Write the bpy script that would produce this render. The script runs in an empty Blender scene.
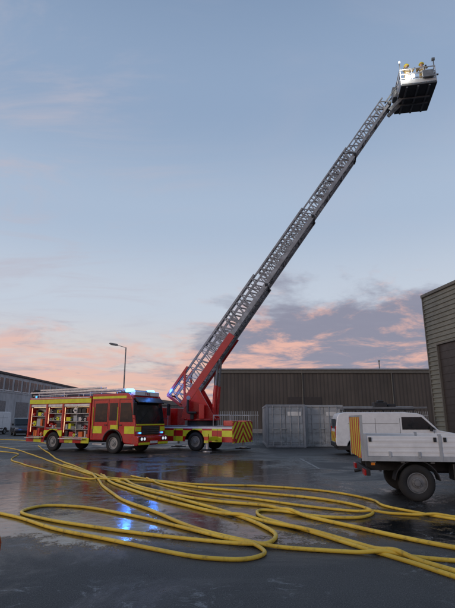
import bpy, bmesh, math, random
from mathutils import Vector, Matrix
from mathutils.kdtree import KDTree
random.seed(4)
rad = math.radians
scn = bpy.context.scene
COL = scn.collection

def lin(r, g, b):
    def f(c):
        c /= 255.0
        return c/12.92 if c <= .04045 else ((c+.055)/1.055)**2.4
    return (f(r), f(g), f(b), 1)

# ---------------------------------------------------------------- materials
def new_mat(name):
    m = bpy.data.materials.new(name); m.use_nodes = True
    nt = m.node_tree
    return m, nt, nt.nodes['Principled BSDF']

def N(nt, t, **kw):
    n = nt.nodes.new(t)
    for k, v in kw.items():
        setattr(n, k, v)
    return n

def math_n(nt, op, a, b=None, c=None, clamp=False):
    n = nt.nodes.new('ShaderNodeMath'); n.operation = op; n.use_clamp = clamp
    for i, v in enumerate((a, b, c)):
        if v is None: continue
        if isinstance(v, (int, float)): n.inputs[i].default_value = v
        else: nt.links.new(v, n.inputs[i])
    return n.outputs[0]

def mixc(nt, fac, a, b, blend='MIX'):
    n = nt.nodes.new('ShaderNodeMix'); n.data_type = 'RGBA'; n.blend_type = blend
    for sock, v in ((n.inputs[0], fac), (n.inputs[6], a), (n.inputs[7], b)):
        if isinstance(v, (int, float)): sock.default_value = v
        elif isinstance(v, tuple): sock.default_value = v if len(v) == 4 else (*v, 1)
        else: nt.links.new(v, sock)
    return n.outputs[2]

def smooth(nt, x, lo, hi, a=0., b=1.):
    n = nt.nodes.new('ShaderNodeMapRange'); n.interpolation_type = 'SMOOTHSTEP'
    nt.links.new(x, n.inputs[0])
    for i, v in ((1, lo), (2, hi), (3, a), (4, b)):
        if isinstance(v, (int, float)): n.inputs[i].default_value = v
        else: nt.links.new(v, n.inputs[i])
    return n.outputs[0]

def noise(nt, vec, scale, detail=4, rough=.55, dist=0.):
    n = nt.nodes.new('ShaderNodeTexNoise')
    n.inputs['Scale'].default_value = scale; n.inputs['Detail'].default_value = detail
    n.inputs['Roughness'].default_value = rough; n.inputs['Distortion'].default_value = dist
    if vec is not None: nt.links.new(vec, n.inputs['Vector'])
    return n.outputs[0]

def finish_col(nt, bsdf, col, var, scale, rough, bump, grime=.35):
    tc = N(nt, 'ShaderNodeTexCoord')
    o = tc.outputs['Object']
    n1 = noise(nt, o, scale, 3)
    f = smooth(nt, n1, .3, .7, 1-var, 1+var*.6)
    mul = N(nt, 'ShaderNodeVectorMath', operation='SCALE')
    if isinstance(col, tuple): mul.inputs[0].default_value = col[:3]
    else: nt.links.new(col, mul.inputs[0])
    nt.links.new(f, mul.inputs['Scale'])
    sep = N(nt, 'ShaderNodeSeparateXYZ'); nt.links.new(o, sep.inputs[0])
    low = smooth(nt, sep.outputs[2], .3, 1.5, 1., .12)
    n2 = noise(nt, o, 3.1, 4, .65)
    gm = math_n(nt, 'MULTIPLY', math_n(nt, 'MULTIPLY', smooth(nt, n2, .4, .75), low), grime)
    c = mixc(nt, gm, mul.outputs[0], (.06, .055, .05, 1))
    nt.links.new(c, bsdf.inputs['Base Color'])
    r = smooth(nt, n2, .3, .7, max(rough-.08, .03), min(rough+.15, 1))
    nt.links.new(r, bsdf.inputs['Roughness'])
    if bump:
        b = N(nt, 'ShaderNodeBump'); b.inputs['Strength'].default_value = bump
        b.inputs['Distance'].default_value = .01
        nt.links.new(noise(nt, o, scale*6, 2), b.inputs['Height'])
        nt.links.new(b.outputs[0], bsdf.inputs['Normal'])

def mat(name, col, rough=.5, metal=0., var=.12, scale=4., bump=0., coat=0., grime=.35):
    m, nt, b = new_mat(name)
    b.inputs['Metallic'].default_value = metal
    b.inputs['Coat Weight'].default_value = coat
    b.inputs['Coat Roughness'].default_value = .08
    finish_col(nt, b, col, var, scale, rough, bump, grime)
    return m

def stripe_mat(name, c1, c2, coef, period, duty=.5, rough=.4):
    m, nt, b = new_mat(name)
    tc = N(nt, 'ShaderNodeTexCoord')
    sep = N(nt, 'ShaderNodeSeparateXYZ'); nt.links.new(tc.outputs['Object'], sep.inputs[0])
    y = math_n(nt, 'ABSOLUTE', sep.outputs[1]) if coef[1] == 'abs' else math_n(nt, 'MULTIPLY', sep.outputs[1], coef[1])
    v = math_n(nt, 'ADD', math_n(nt, 'MULTIPLY', sep.outputs[0], coef[0]), y)
    v = math_n(nt, 'ADD', v, math_n(nt, 'MULTIPLY', sep.outputs[2], coef[2]))
    fr = math_n(nt, 'FRACT', math_n(nt, 'ADD', math_n(nt, 'DIVIDE', v, period), 50.))
    k = math_n(nt, 'GREATER_THAN', fr, duty)
    finish_col(nt, b, mixc(nt, k, c1, c2), .1, 4, rough, 0)
    return m

def check_mat(name, c1, c2, px, pz, oz=0.):
    m, nt, b = new_mat(name)
    tc = N(nt, 'ShaderNodeTexCoord')
    sep = N(nt, 'ShaderNodeSeparateXYZ'); nt.links.new(tc.outputs['Object'], sep.inputs[0])
    a = math_n(nt, 'FLOOR', math_n(nt, 'DIVIDE', sep.outputs[0], px))
    d = math_n(nt, 'FLOOR', math_n(nt, 'DIVIDE', math_n(nt, 'SUBTRACT', sep.outputs[2], oz), pz))
    k = math_n(nt, 'FRACT', math_n(nt, 'MULTIPLY', math_n(nt, 'ADD', math_n(nt, 'ADD', a, d), 40.), .5))
    k = math_n(nt, 'GREATER_THAN', k, .25)
    finish_col(nt, b, mixc(nt, k, c1, c2), .1, 4, .35, 0)
    return m

def emis(name, col, strength):
    m, nt, b = new_mat(name)
    b.inputs['Base Color'].default_value = (*col, 1)
    b.inputs['Emission Color'].default_value = (*col, 1)
    b.inputs['Emission Strength'].default_value = strength
    return m

RED = (.48, .008, .008, 1); YEL = (.70, .70, .025, 1)
M = dict(
    red=mat('red_paint', RED, .25, var=.1, coat=.6),
    yellow=mat('hivis_yellow', YEL, .4),
    orange=mat('orange_plastic', (.7, .14, .02, 1), .5),
    white=mat('white_paint', (.78, .79, .80, 1), .35, var=.06, coat=.3, grime=.3),
    offwhite=mat('dusty_white', (.62, .63, .64, 1), .5, var=.1),
    glass=mat('dark_glass', (.012, .015, .018, 1), .06, var=.1, grime=.05),
    black=mat('black_plastic', (.015, .015, .017, 1), .45),
    chassis=mat('chassis_black', (.020, .020, .022, 1), .6, var=.25),
    rubber=mat('tyre_rubber', (.017, .017, .018, 1), .8, var=.25, bump=.3),
    alu=mat('aluminium', (.55, .56, .58, 1), .38, .75, var=.18, scale=7),
    alu2=mat('ladder_aluminium', (.31, .32, .34, 1), .5, .35, var=.3, scale=3),
    steel=mat('grey_steel', (.2, .21, .22, 1), .45, .5, var=.2),
    hub=mat('wheel_silver', (.26, .27, .28, 1), .4, .5, var=.25),
    hubg=mat('wheel_grey', (.22, .225, .23, 1), .45, .4, var=.3, grime=.8),
    deck=mat('chequer_deck', (.25, .25, .26, 1), .5, .5, bump=.6, scale=12),
    light_grey=mat('light_grey', (.4, .42, .44, 1), .5),
    floor=mat('cage_floor', (.07, .075, .08, 1), .5, .3),
    chev=stripe_mat('chevron_rear', RED, YEL, (0, 'abs', 1.0), .42),
    chev_side=stripe_mat('chevron_board', (.6, .05, .01, 1), (.7, .62, .03, 1), (0, 1., 1.0), .36),
    check=check_mat('battenberg', RED, YEL, .62, .32, .46),
    redlamp=mat('red_lens', (.45, .01, .01, 1), .2),
    amber=mat('amber_lens', (.7, .2, .01, 1), .2),
    headlamp=emis('headlamp_lens', (.9, .95, 1.), .55),
    blue=emis('blue_beacon', (.04, .28, 1.), 16.),
    blue2=emis('blue_grille_strobe', (.04, .28, 1.), 3.),
    work=emis('work_lamp', (1., .97, .9), 22.),
    warm=emis('locker_strip', (1., .72, .4), 1.3),
    plate=mat('number_plate', (.7, .7, .68, 1), .4),
)

# ---------------------------------------------------------------- geometry helpers
def B(): return bmesh.new()

def box(bm, c, sz, rot=None):
    m = Matrix.Translation(Vector(c))
    if rot is not None: m = m @ rot
    bmesh.ops.create_cube(bm, size=1, matrix=m @ Matrix.Diagonal((sz[0], sz[1], sz[2], 1)))

def bb(bm, x0, x1, y0, y1, z0, z1):
    box(bm, ((x0+x1)/2, (y0+y1)/2, (z0+z1)/2), (abs(x1-x0), abs(y1-y0), abs(z1-z0)))

def cyl(bm, p, q, r, seg=12, r2=None):
    p = Vector(p); q = Vector(q); d = q-p
    m = Matrix.Translation((p+q)/2) @ d.to_track_quat('Z', 'Y').to_matrix().to_4x4()
    bmesh.ops.create_cone(bm, cap_ends=True, segments=seg, radius1=r, radius2=r if r2 is None else r2, depth=d.length, matrix=m)

def beam(bm, p, q, w, h, up=Vector((0, 0, 1))):
    p = Vector(p); q = Vector(q); d = (q-p); L = d.length; d.normalize()
    s = d.cross(up)
    if s.length < 1e-4: s = d.cross(Vector((1, 0, 0)))
    s.normalize(); u = s.cross(d)
    rot = Matrix((d, s, u)).transposed().to_4x4()
    box(bm, (p+q)/2, (L, w, h), rot)

def sphere(bm, c, r, sc=(1, 1, 1), seg=16):
    bmesh.ops.create_uvsphere(bm, u_segments=seg, v_segments=max(6, seg//2), radius=r,
                              matrix=Matrix.Translation(Vector(c)) @ Matrix.Diagonal((*sc, 1)))

def prism(bm, prof, y0, y1):
    a = [bm.verts.new((x, y0, z)) for x, z in prof]
    b = [bm.verts.new((x, y1, z)) for x, z in prof]
    n = len(prof)
    bm.faces.new(a); bm.faces.new(b[::-1])
    for i in range(n):
        j = (i+1) % n
        bm.faces.new((a[i], b[i], b[j], a[j]))
    bmesh.ops.recalc_face_normals(bm, faces=bm.faces[:])

def lathe_y(bm, prof, c, seg=32):
    rings = []
    for r, y in prof:
        rings.append([bm.verts.new((c[0]+r*math.cos(2*math.pi*k/seg), c[1]+y, c[2]+r*math.sin(2*math.pi*k/seg))) for k in range(seg)])
    for a, b in zip(rings, rings[1:]):
        for k in range(seg):
            j = (k+1) % seg
            bm.faces.new((a[k], a[j], b[j], b[k]))
    bm.faces.new(rings[0]); bm.faces.new(rings[-1][::-1])
    bmesh.ops.recalc_face_normals(bm, faces=bm.faces[:])

def arc(cx, cz, r, zcut, n=10):
    a0 = math.asin(max(-1, min(1, (zcut-cz)/r)))
    return [(cx+r*math.cos(a0+(math.pi-2*a0)*i/n), cz+r*math.sin(a0+(math.pi-2*a0)*i/n)) for i in range(n+1)]

class G:
    def __init__(s, name, loc=(0, 0, 0), rz=0.):
        s.e = bpy.data.objects.new(name, None); COL.objects.link(s.e)
        s.e.location = loc; s.e.rotation_euler = (0, 0, rz)
        s.e.empty_display_size = .3
        s.M = Matrix.Translation(Vector(loc)) @ Matrix.Rotation(rz, 4, 'Z')
    def add(s, name, bm, m, bevel=0., smooth_=False, world=False, seg=2):
        if world: bm.transform(s.M.inverted())
        me = bpy.data.meshes.new(name); bm.to_mesh(me); bm.free()
        me.materials.append(M[m] if isinstance(m, str) else m)
        if smooth_:
            for p in me.polygons: p.use_smooth = True
        o = bpy.data.objects.new(name, me); COL.objects.link(o); o.parent = s.e
        if bevel:
            b = o.modifiers.new('bevel', 'BEVEL'); b.width = bevel; b.segments = seg
            b.limit_method = 'ANGLE'; b.angle_limit = rad(30)
            for p in me.polygons: p.use_smooth = True
            w = o.modifiers.new('wn', 'WEIGHTED_NORMAL'); w.keep_sharp = True
        return o

def wheel(g, x, y, side, r, w, name, hubmat='hub', r_rim=None):
    rr = r_rim or r*.58
    t = B()
    pr = [(rr*.95, -w/2*.85), (r*.8, -w/2), (r*.94, -w/2*.92), (r, -w/2*.7), (r, w/2*.7), (r*.94, w/2*.92), (r*.8, w/2), (rr, w/2*.85), (rr*.95, w/2*.5)]
    pr = [(a, b*side) for a, b in pr]
    lathe_y(t, pr, (x, y, r), 36)
    g.add(name+'_tyre', t, 'rubber', smooth_=True)
    h = B()
    o = w/2*side
    lathe_y(h, [(rr*1.01, o*.55), (rr*1.02, o*.88), (rr*.93, o*.88), (rr*.88, o*.35), (rr*.55, o*.3), (rr*.5, o*.75), (rr*.33, o*.8), (rr*.3, o*1.05), (.02, o*1.08)], (x, y, r), 32)
    for k in range(10):
        a = 2*math.pi*k/10
        cx, cz = x+rr*.42*math.cos(a), r+rr*.42*math.sin(a)
        cyl(h, (cx, y+o*.75, cz), (cx, y+o*.93, cz), rr*.05, 6)
    g.add(name+'_rim', h, hubmat, smooth_=False, bevel=0)
    k = B()
    for i in range(8):
        a = 2*math.pi*(i+.5)/8
        cx, cz = x+rr*.715*math.cos(a), r+rr*.715*math.sin(a)
        cyl(k, (cx, y+o*.2, cz), (cx, y+o*.40, cz), rr*.135, 12)
    g.add(name+'_rim_holes', k, 'black')

# ================================================================= GROUND
def ground():
    bm = B()
    xs = [-1500, -200, -60, 60, 200, 1500]; ys = [-300, -30, 60, 200, 2500]
    vv = [[bm.verts.new((x, y, 0)) for x in xs] for y in ys]
    for j in range(len(ys)-1):
        for i in range(len(xs)-1):
            bm.faces.new((vv[j][i], vv[j][i+1], vv[j+1][i+1], vv[j+1][i]))
    me = bpy.data.meshes.new('ground'); bm.to_mesh(me); bm.free()
    o = bpy.data.objects.new('ground', me); COL.objects.link(o)
    m, nt, b = new_mat('wet_asphalt')
    tc = N(nt, 'ShaderNodeTexCoord'); P = tc.outputs['Object']
    sep = N(nt, 'ShaderNodeSeparateXYZ'); nt.links.new(P, sep.inputs[0])
    X, Y = sep.outputs[0], sep.outputs[1]
    big = noise(nt, P, .12, 3, .6, .4); mid = noise(nt, P, .9, 4, .6, .5)
    fine = noise(nt, P, 28, 3, .65); agg = noise(nt, P, 75, 2, .7)
    blot = noise(nt, P, 4.5, 5, .7, .6)
    gy = math_n(nt, 'MULTIPLY', smooth(nt, Y, 5.6, 7.8), smooth(nt, Y, 15., 26., 1., .2))
    gx = smooth(nt, X, .8, 4.5, 1., .5)
    bias = math_n(nt, 'MULTIPLY_ADD', math_n(nt, 'MULTIPLY', gy, gx), .29, -.12)
    wn = noise(nt, P, .42, 6, .68, .8)
    wv = math_n(nt, 'ADD', wn, bias)
    wv2 = math_n(nt, 'ADD', wv, math_n(nt, 'MULTIPLY_ADD', fine, .30, -.15))
    wv2 = math_n(nt, 'ADD', wv2, math_n(nt, 'MULTIPLY_ADD', blot, .34, -.17))
    wet = smooth(nt, wv2, .50, .64)
    damp = smooth(nt, wv, .36, .54)
    dry = mixc(nt, smooth(nt, big, .35, .65), (.036, .036, .036, 1), (.058, .056, .054, 1))
    dry = mixc(nt, smooth(nt, mid, .45, .7, 0., .6), dry, (.022, .022, .022, 1))
    br = N(nt, 'ShaderNodeTexVoronoi', feature='DISTANCE_TO_EDGE'); br.inputs['Scale'].default_value = .16
    wp = N(nt, 'ShaderNodeVectorMath', operation='ADD'); nt.links.new(P, wp.inputs[0])
    wnz = N(nt, 'ShaderNodeTexNoise'); wnz.inputs['Scale'].default_value = 1.3; wnz.inputs['Detail'].default_value = 5; nt.links.new(P, wnz.inputs['Vector'])
    nt.links.new(wnz.outputs[1], wp.inputs[1]); nt.links.new(wp.outputs[0], br.inputs['Vector'])
    crack = smooth(nt, br.outputs['Distance'], .0, .006, .75, 0.)
    crack = math_n(nt, 'MULTIPLY', crack, smooth(nt, big, .45, .55))
    dry = mixc(nt, crack, dry, (.010, .010, .010, 1))
    dry = mixc(nt, smooth(nt, agg, .53, .68, 0., .7), dry, (.18, .175, .17, 1))
    dry = mixc(nt, smooth(nt, agg, .47, .36, 0., .6), dry, (.012, .012, .012, 1))
    wetc = (.014, .015, .016, 1)
    c = mixc(nt, math_n(nt, 'MULTIPLY', damp, .5), dry, wetc)
    c = mixc(nt, wet, c, (.012, .013, .014, 1))
    fn = noise(nt, P, 2.6, 6, .78, 1.5)
    fz = noise(nt, P, .55, 2, .5)
    near = math_n(nt, 'MULTIPLY', smooth(nt, Y, 5.6, 5.0), smooth(nt, X, .3, -.3))
    zone = math_n(nt, 'MAXIMUM', smooth(nt, fz, .52, .62), near)
    foam = math_n(nt, 'MULTIPLY', smooth(nt, fn, .53, .66), zone)
    foam = math_n(nt, 'MULTIPLY', foam, smooth(nt, Y, 16., 8., 0., 1.))
    foam = math_n(nt, 'MULTIPLY', foam, smooth(nt, fine, .35, .6, .25, 1.))
    c = mixc(nt, math_n(nt, 'MULTIPLY', foam, .6), c, (.38, .39, .40, 1))
    nt.links.new(c, b.inputs['Base Color'])
    r = mixc(nt, damp, (.68, .68, .68, 1), (.38, .38, .38, 1))
    r = mixc(nt, wet, r, (.075, .075, .075, 1))
    r = mixc(nt, foam, r, (.6, .6, .6, 1))
    nt.links.new(r, b.inputs['Roughness'])
    h = math_n(nt, 'ADD', math_n(nt, 'MULTIPLY', fine, .7), math_n(nt, 'MULTIPLY', agg, .7))
    h = math_n(nt, 'MULTIPLY', h, smooth(nt, wet, 0., 1., 1., .035))
    rip = math_n(nt, 'MULTIPLY', blot, math_n(nt, 'MULTIPLY', wet, .30))
    h = math_n(nt, 'ADD', h, rip)
    bp = N(nt, 'ShaderNodeBump'); bp.inputs['Strength'].default_value = .9; bp.inputs['Distance'].default_value = .014
    nt.links.new(h, bp.inputs['Height']); nt.links.new(bp.outputs[0], b.inputs['Normal'])
    me.materials.append(m)
ground()

lm, nt, lb = new_mat('worn_white_paint')
tc = N(nt, 'ShaderNodeTexCoord'); nz = noise(nt, tc.outputs['Object'], 14, 5, .75)
nt.links.new(mixc(nt, smooth(nt, nz, .44, .58), (.05, .05, .052, 1), (.34, .34, .33, 1)), lb.inputs['Base Color']); lb.inputs['Roughness'].default_value = .55
g = G('painted_bay_lines', (0, 0, 0))
b = B()
for i in range(6):
    x = 3.2+i*2.6; box(b, (x, 19.0, .004), (.09, 4.4, .002))
box(b, (9.7, 21.25, .0065), (13.2, .09, .002)); g.add('lines', b, lm)
g = G('manhole_cover', (-3.1, 5.75, 0))
b = B(); cyl(b, (0, 0, .0), (0, 0, .006), .34, 36); g.add('frame', b, 'chassis')
b = B(); cyl(b, (0, 0, .006), (0, 0, .011), .29, 36)
for i in range(-4, 5):
    for j in range(-4, 5):
        if i*i+j*j < 17: box(b, (i*.06, j*.06, .0125), (.035, .035, .003))
g.add('cover', b, mat('cast_iron', (.05, .048, .045, 1), .4, .7, bump=.3))

# ================================================================= BUILDINGS
def clad_mat(name, col, coef, period, rough=.55, var=.15, amp=.5):
    m, nt, b = new_mat(name)
    tc = N(nt, 'ShaderNodeTexCoord'); P = tc.outputs['Object']
    sep = N(nt, 'ShaderNodeSeparateXYZ'); nt.links.new(P, sep.inputs[0])
    v = math_n(nt, 'ADD', math_n(nt, 'MULTIPLY', sep.outputs[0], coef[0]), math_n(nt, 'MULTIPLY', sep.outputs[1], coef[1]))
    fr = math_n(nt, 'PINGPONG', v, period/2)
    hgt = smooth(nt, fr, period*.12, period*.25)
    panel = math_n(nt, 'FLOOR', math_n(nt, 'DIVIDE', v, 1.0))
    wn = N(nt, 'ShaderNodeTexWhiteNoise', noise_dimensions='1D'); nt.links.new(panel, wn.inputs['W'])
    f = math_n(nt, 'MULTIPLY', smooth(nt, noise(nt, P, .25, 3), .3, .7, 1-var, 1+var), smooth(nt, wn.outputs[0], 0., 1., .93, 1.07))
    st = N(nt, 'ShaderNodeMapping'); st.inputs['Scale'].default_value = (1.5, 1.5, .12); nt.links.new(P, st.inputs[0])
    f = math_n(nt, 'MULTIPLY', f, smooth(nt, noise(nt, st.outputs[0], 1.2, 4), .35, .75, 1.05, .82))
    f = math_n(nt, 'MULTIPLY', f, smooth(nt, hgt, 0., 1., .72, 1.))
    mul = N(nt, 'ShaderNodeVectorMath', operation='SCALE'); mul.inputs[0].default_value = col[:3]
    nt.links.new(f, mul.inputs['Scale']); nt.links.new(mul.outputs[0], b.inputs['Base Color'])
    b.inputs['Roughness'].default_value = rough
    bp = N(nt, 'ShaderNodeBump'); bp.inputs['Strength'].default_value = amp; bp.inputs['Distance'].default_value = .03
    nt.links.new(hgt, bp.inputs['Height']); nt.links.new(bp.outputs[0], b.inputs['Normal'])
    return m

brown = clad_mat('brown_cladding', (.09, .073, .06, 1), (1, 1), .5)
fasc = mat('fascia', (.15, .14, .12, 1), .5)
roofm = mat('roof_sheet', (.12, .12, .12, 1), .6)
olive = mat('olive_cladding', (.20, .20, .165, 1), .45, var=.14, scale=.8)
darkbr = mat('dark_brown_panel', (.05, .04, .036, 1), .5)
greyclad = clad_mat('grey_cladding', (.48, .49, .51, 1), (1, 1), .4)
darkclad = clad_mat('dark_grey_cladding', (.09, .09, .10, 1), (1, 1), .4)
conc = mat('concrete', (.25, .24, .23, 1), .8, bump=.4)

g = G('warehouse', (0, 0, 0))
b = B(); bb(b, -1.8, 48, 62, 90, .5, 7.75); g.add('walls', b, brown)
b = B(); bb(b, -1.85, 48.05, 61.95, 90.05, 0, .5); g.add('plinth', b, conc)
b = B(); bb(b, -2.0, 48.2, 61.8, 90.2, 7.75, 8.35); g.add('fascia', b, fasc, .05)
b = B(); bb(b, -2.05, 48.25, 61.62, 61.8, 8.2, 8.36); g.add('gutter', b, 'light_grey', .03)
b = B()
for x in (-1.5, 10, 22, 34, 46): cyl(b, (x, 61.85, 0), (x, 61.85, 8.2), .07, 8)
g.add('downpipes', b, fasc)
b = B()
prism(b, [(-1.9, 8.35), (48.1, 8.35), (48.1, 8.4), (-1.9, 8.4)], 61.9, 90); g.add('roof', b, roofm)
b = B(); cyl(b, (21.2, 64, 8.35), (21.2, 64, 9.6), .08, 8); cyl(b, (21.2, 64, 9.6), (21.2, 64, 9.75), .16, 8); g.add('flue', b, 'steel')
b = B(); bb(b, 17.5, 18.5, 61.93, 61.99, .05, 2.15); bb(b, 8, 12.5, 61.93, 61.99, .05, 4.6); g.add('doors', b, darkbr, .02)

g = G('corrugated_shed', (15.55, 35.2, 0), math.atan2(-3.6, .62))
def ribs(x0, x1, y, z0, z1, pitch=.34, d=.07):
    bm = B(); z = z0; pts = []
    while z < z1-.01:
        pts += [(y, z), (y, z+pitch*.45), (y-d, z+pitch*.6), (y-d, z+pitch*.85)]
        z += pitch
    pts.append((y, z))
    va = [bm.verts.new((x0, p, q)) for p, q in pts]; vb = [bm.verts.new((x1, p, q)) for p, q in pts]
    for i in range(len(pts)-1): bm.faces.new((va[i], va[i+1], vb[i+1], vb[i]))
    bmesh.ops.recalc_face_normals(bm, faces=bm.faces[:])
    return bm
g.add('wall_cladding_upper', ribs(0, 26, 0, 7.14, 11), olive)
g.add('wall_cladding_lower', ribs(0, 1.25, 0, 0, 7.14), olive)
g.add('wall_cladding_lower_near', ribs(8.2, 26, 0, 0, 7.14), olive)
b = B(); bb(b, 1.25, 8.2, .06, .16, 0, 7.1); g.add('loading_door', b, darkbr)
b = B()
for z in [i*.55+.5 for i in range(12)]: bb(b, 1.3, 8.15, .03, .06, z, z+.04)
g.add('loading_door_ribs', b, darkbr)
b = B(); bb(b, 1.17, 1.25, -.1, .1, 0, 7.2); bb(b, 8.2, 8.28, -.1, .1, 0, 7.2); bb(b, 1.25, 8.2, -.1, .1, 7.1, 7.2); g.add('door_frame', b, fasc)
b = B(); bb(b, -.04, .05, -.1, .06, 0, 11.2); g.add('corner_flashing', b, fasc)
b = B(); bb(b, -.1, 26.1, -.14, .3, 11.05, 11.3); g.add('eaves_flashing', b, fasc, .03)
b = B(); bb(b, .06, 25.9, .2, 22, 0, 11.2); g.add('inner_volume', b, darkbr)

g = G('industrial_unit', (-33, 62, 0), rad(90))
b = B(); bb(b, 0, 52, 0, 25, 0, 5.6); g.add('lower_walls', b, greyclad)
b = B(); bb(b, 0, 52, -.05, 25, 5.6, 8.2); g.add('upper_walls', b, greyclad)
b = B(); bb(b, -.2, 52.2, -.25, 25.2, 8.2, 8.55); g.add('roof_edge', b, 'black', .04)
b = B()
for i in range(17): bb(b, .6+i*3, 2.9+i*3, -.09, -.06, 6.0, 7.7)
g.add('windows', b, 'glass')
b = B()
for i in range(17): bb(b, 1.72+i*3, 1.78+i*3, -.12, -.09, 6.0, 7.7); bb(b, .5+i*3, 3.0+i*3, -.13, -.051, 5.9, 6.0)
g.add('window_frames', b, 'white')
b = B()
for i in range(6): bb(b, 3+i*8, 7.5+i*8, -.06, -.01, 0, 4.4)
g.add('roller_doors', b, 'steel')

for (nm, x0, x1, y, h, m_) in (('warehouse', -62, -30.5, 118, 7.8, darkclad), ('warehouse', -30, -6, 128, 5.6, darkclad)):
    g = G(nm, (0, 0, 0))
    b = B(); bb(b, x0, x1, y, y+25, 0, h); g.add('walls', b, m_)
    b = B(); prism(b, [(x0-.3, h), (x1+.3, h), (x1+.3, h+.3), ((x0+x1)/2, h+1.4), (x0-.3, h+.3)], y-.3, y+25.3); g.add('roof', b, roofm)
    b = B()
    for i in range(4): bb(b, x0+3+i*6, x0+6.5+i*6, y-.06, y-.02, 0, 4)
    g.add('roller_doors', b, 'light_grey')

# ================================================================= CONTAINERS
def container(loc, rz, col, dcol):
    g = G('shipping_container', loc, rz)
    W, L, Hh = 2.44, 6.06, 2.59
    cm = mat('container_paint', col, .5, var=.18, scale=1.5, bump=.2, grime=.6)
    dm = mat('container_door_paint', dcol, .5, var=.2, scale=1.5, bump=.2, grime=.7)
    for yx in (.05, W-.05):
        bm = B(); pts = []; y = .15
        while y < L-.2:
            pts += [(yx-.02, y), (yx-.02, y+.08), (yx+.02, y+.13), (yx+.02, y+.21)]; y += .26
        va = [bm.verts.new((p, q, .18)) for p, q in pts]; vb = [bm.verts.new((p, q, Hh-.12)) for p, q in pts]
        for i in range(len(pts)-1): bm.faces.new((va[i], va[i+1], vb[i+1], vb[i]))
        g.add('corrugated_side', bm, cm)
    b = B()
    for x in (0, W-.14):
        for y in (0, L-.14): bb(b, x, x+.14, y, y+.14, .0, Hh)
    for x in (.003, W-.1): bb(b, x, x+.097, .14, L-.14, Hh-.13, Hh-.004); bb(b, x, x+.097, .14, L-.14, .02, .18)
    bb(b, .14, W-.14, .005, .12, Hh-.14, Hh-.003); bb(b, .14, W-.14, .005, .12, .01, .17)
    bb(b, .14, W-.14, L-.1, L-.01, .01, Hh-.004)
    g.add('frame', b, cm, .012)
    b = B(); bb(b, .1, W-.1, .12, L-.1, Hh-.06, Hh-.02); g.add('roof', b, cm)
    b = B()
    bb(b, .15, W/2-.01, .05, .10, .18, Hh-.15); bb(b, W/2+.01, W-.15, .05, .10, .18, Hh-.15)
    for x0 in (.15, W/2+.01):
        for k in range(4): bb(b, x0+.04, x0+1.02, .03, .05, .3+k*.56, .62+k*.56)
    g.add('doors', b, dm, .01)
    b = B()
    for x in (.42, .92, 1.52, 2.02):
        cyl(b, (x, .0, .1), (x, .0, Hh-.06), .022, 8)
        for z in (.3, 1.0, 1.7, 2.3): bb(b, x-.05, x+.05, -.005, .05, z, z+.08)
        bb(b, x-.02, x+.32 if x < 1.2 else x+.02, -.05, -.03, 1.1, 1.14)
    g.add('lock_rods', b, 'light_grey')
    b = B(); bb(b, 1.35, 2.2, .022, .028, 1.9, 2.15); g.add('label', b, 'plate')
container((2.4, 29.4, 0), rad(-2), (.26, .28, .31, 1), (.30, .33, .36, 1))
container((4.98, 30.2, 0), rad(-1), (.36, .38, .40, 1), (.42, .43, .44, 1))

# ================================================================= FENCE
def fence(x0, x1, y, h=2.3):
    g = G('metal_fence', (x0, y, 0))
    b = B(); L = x1-x0; x = 0
    while x <= L:
        bb(b, x, x+.06, -.03, .03, 0, h); x += 2.5
    g.add('posts', b, 'steel')
    b = B(); x = .08
    while x < L:
        bb(b, x, x+.035, -.04, -.03, .08, h-.05); x += .13
    bb(b, 0, L, -.03, .0, .3, .35); bb(b, 0, L, -.03, .0, h-.35, h-.3)
    g.add('pales', b, 'light_grey')
fence(-1.5, 2.2, 33)
fence(7.6, 14.5, 34)

# ================================================================= STREET LAMP
g = G('street_lamp', (-8.95, 40, 0))
b = B(); cyl(b, (0, 0, 0), (0, 0, 1.4), .11, 12); cyl(b, (0, 0, 1.4), (0, 0, 7.85), .07, 12, .05); g.add('column', b, 'steel')
b = B(); beam(b, (0, 0, 7.83), (-.85, 0, 8.08), .05, .05); g.add('arm', b, 'steel')
b = B(); prism(b, [(-.75, 8.0), (-1.4, 8.12), (-1.5, 8.2), (-1.4, 8.26), (-.75, 8.16)], -.14, .14); g.add('lantern', b, 'steel', .03)
b = B(); box(b, (-1.12, 0, 8.045), (.5, .2, .02), Matrix.Rotation(rad(10), 4, 'Y')); g.add('lens', b, 'plate')

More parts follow.
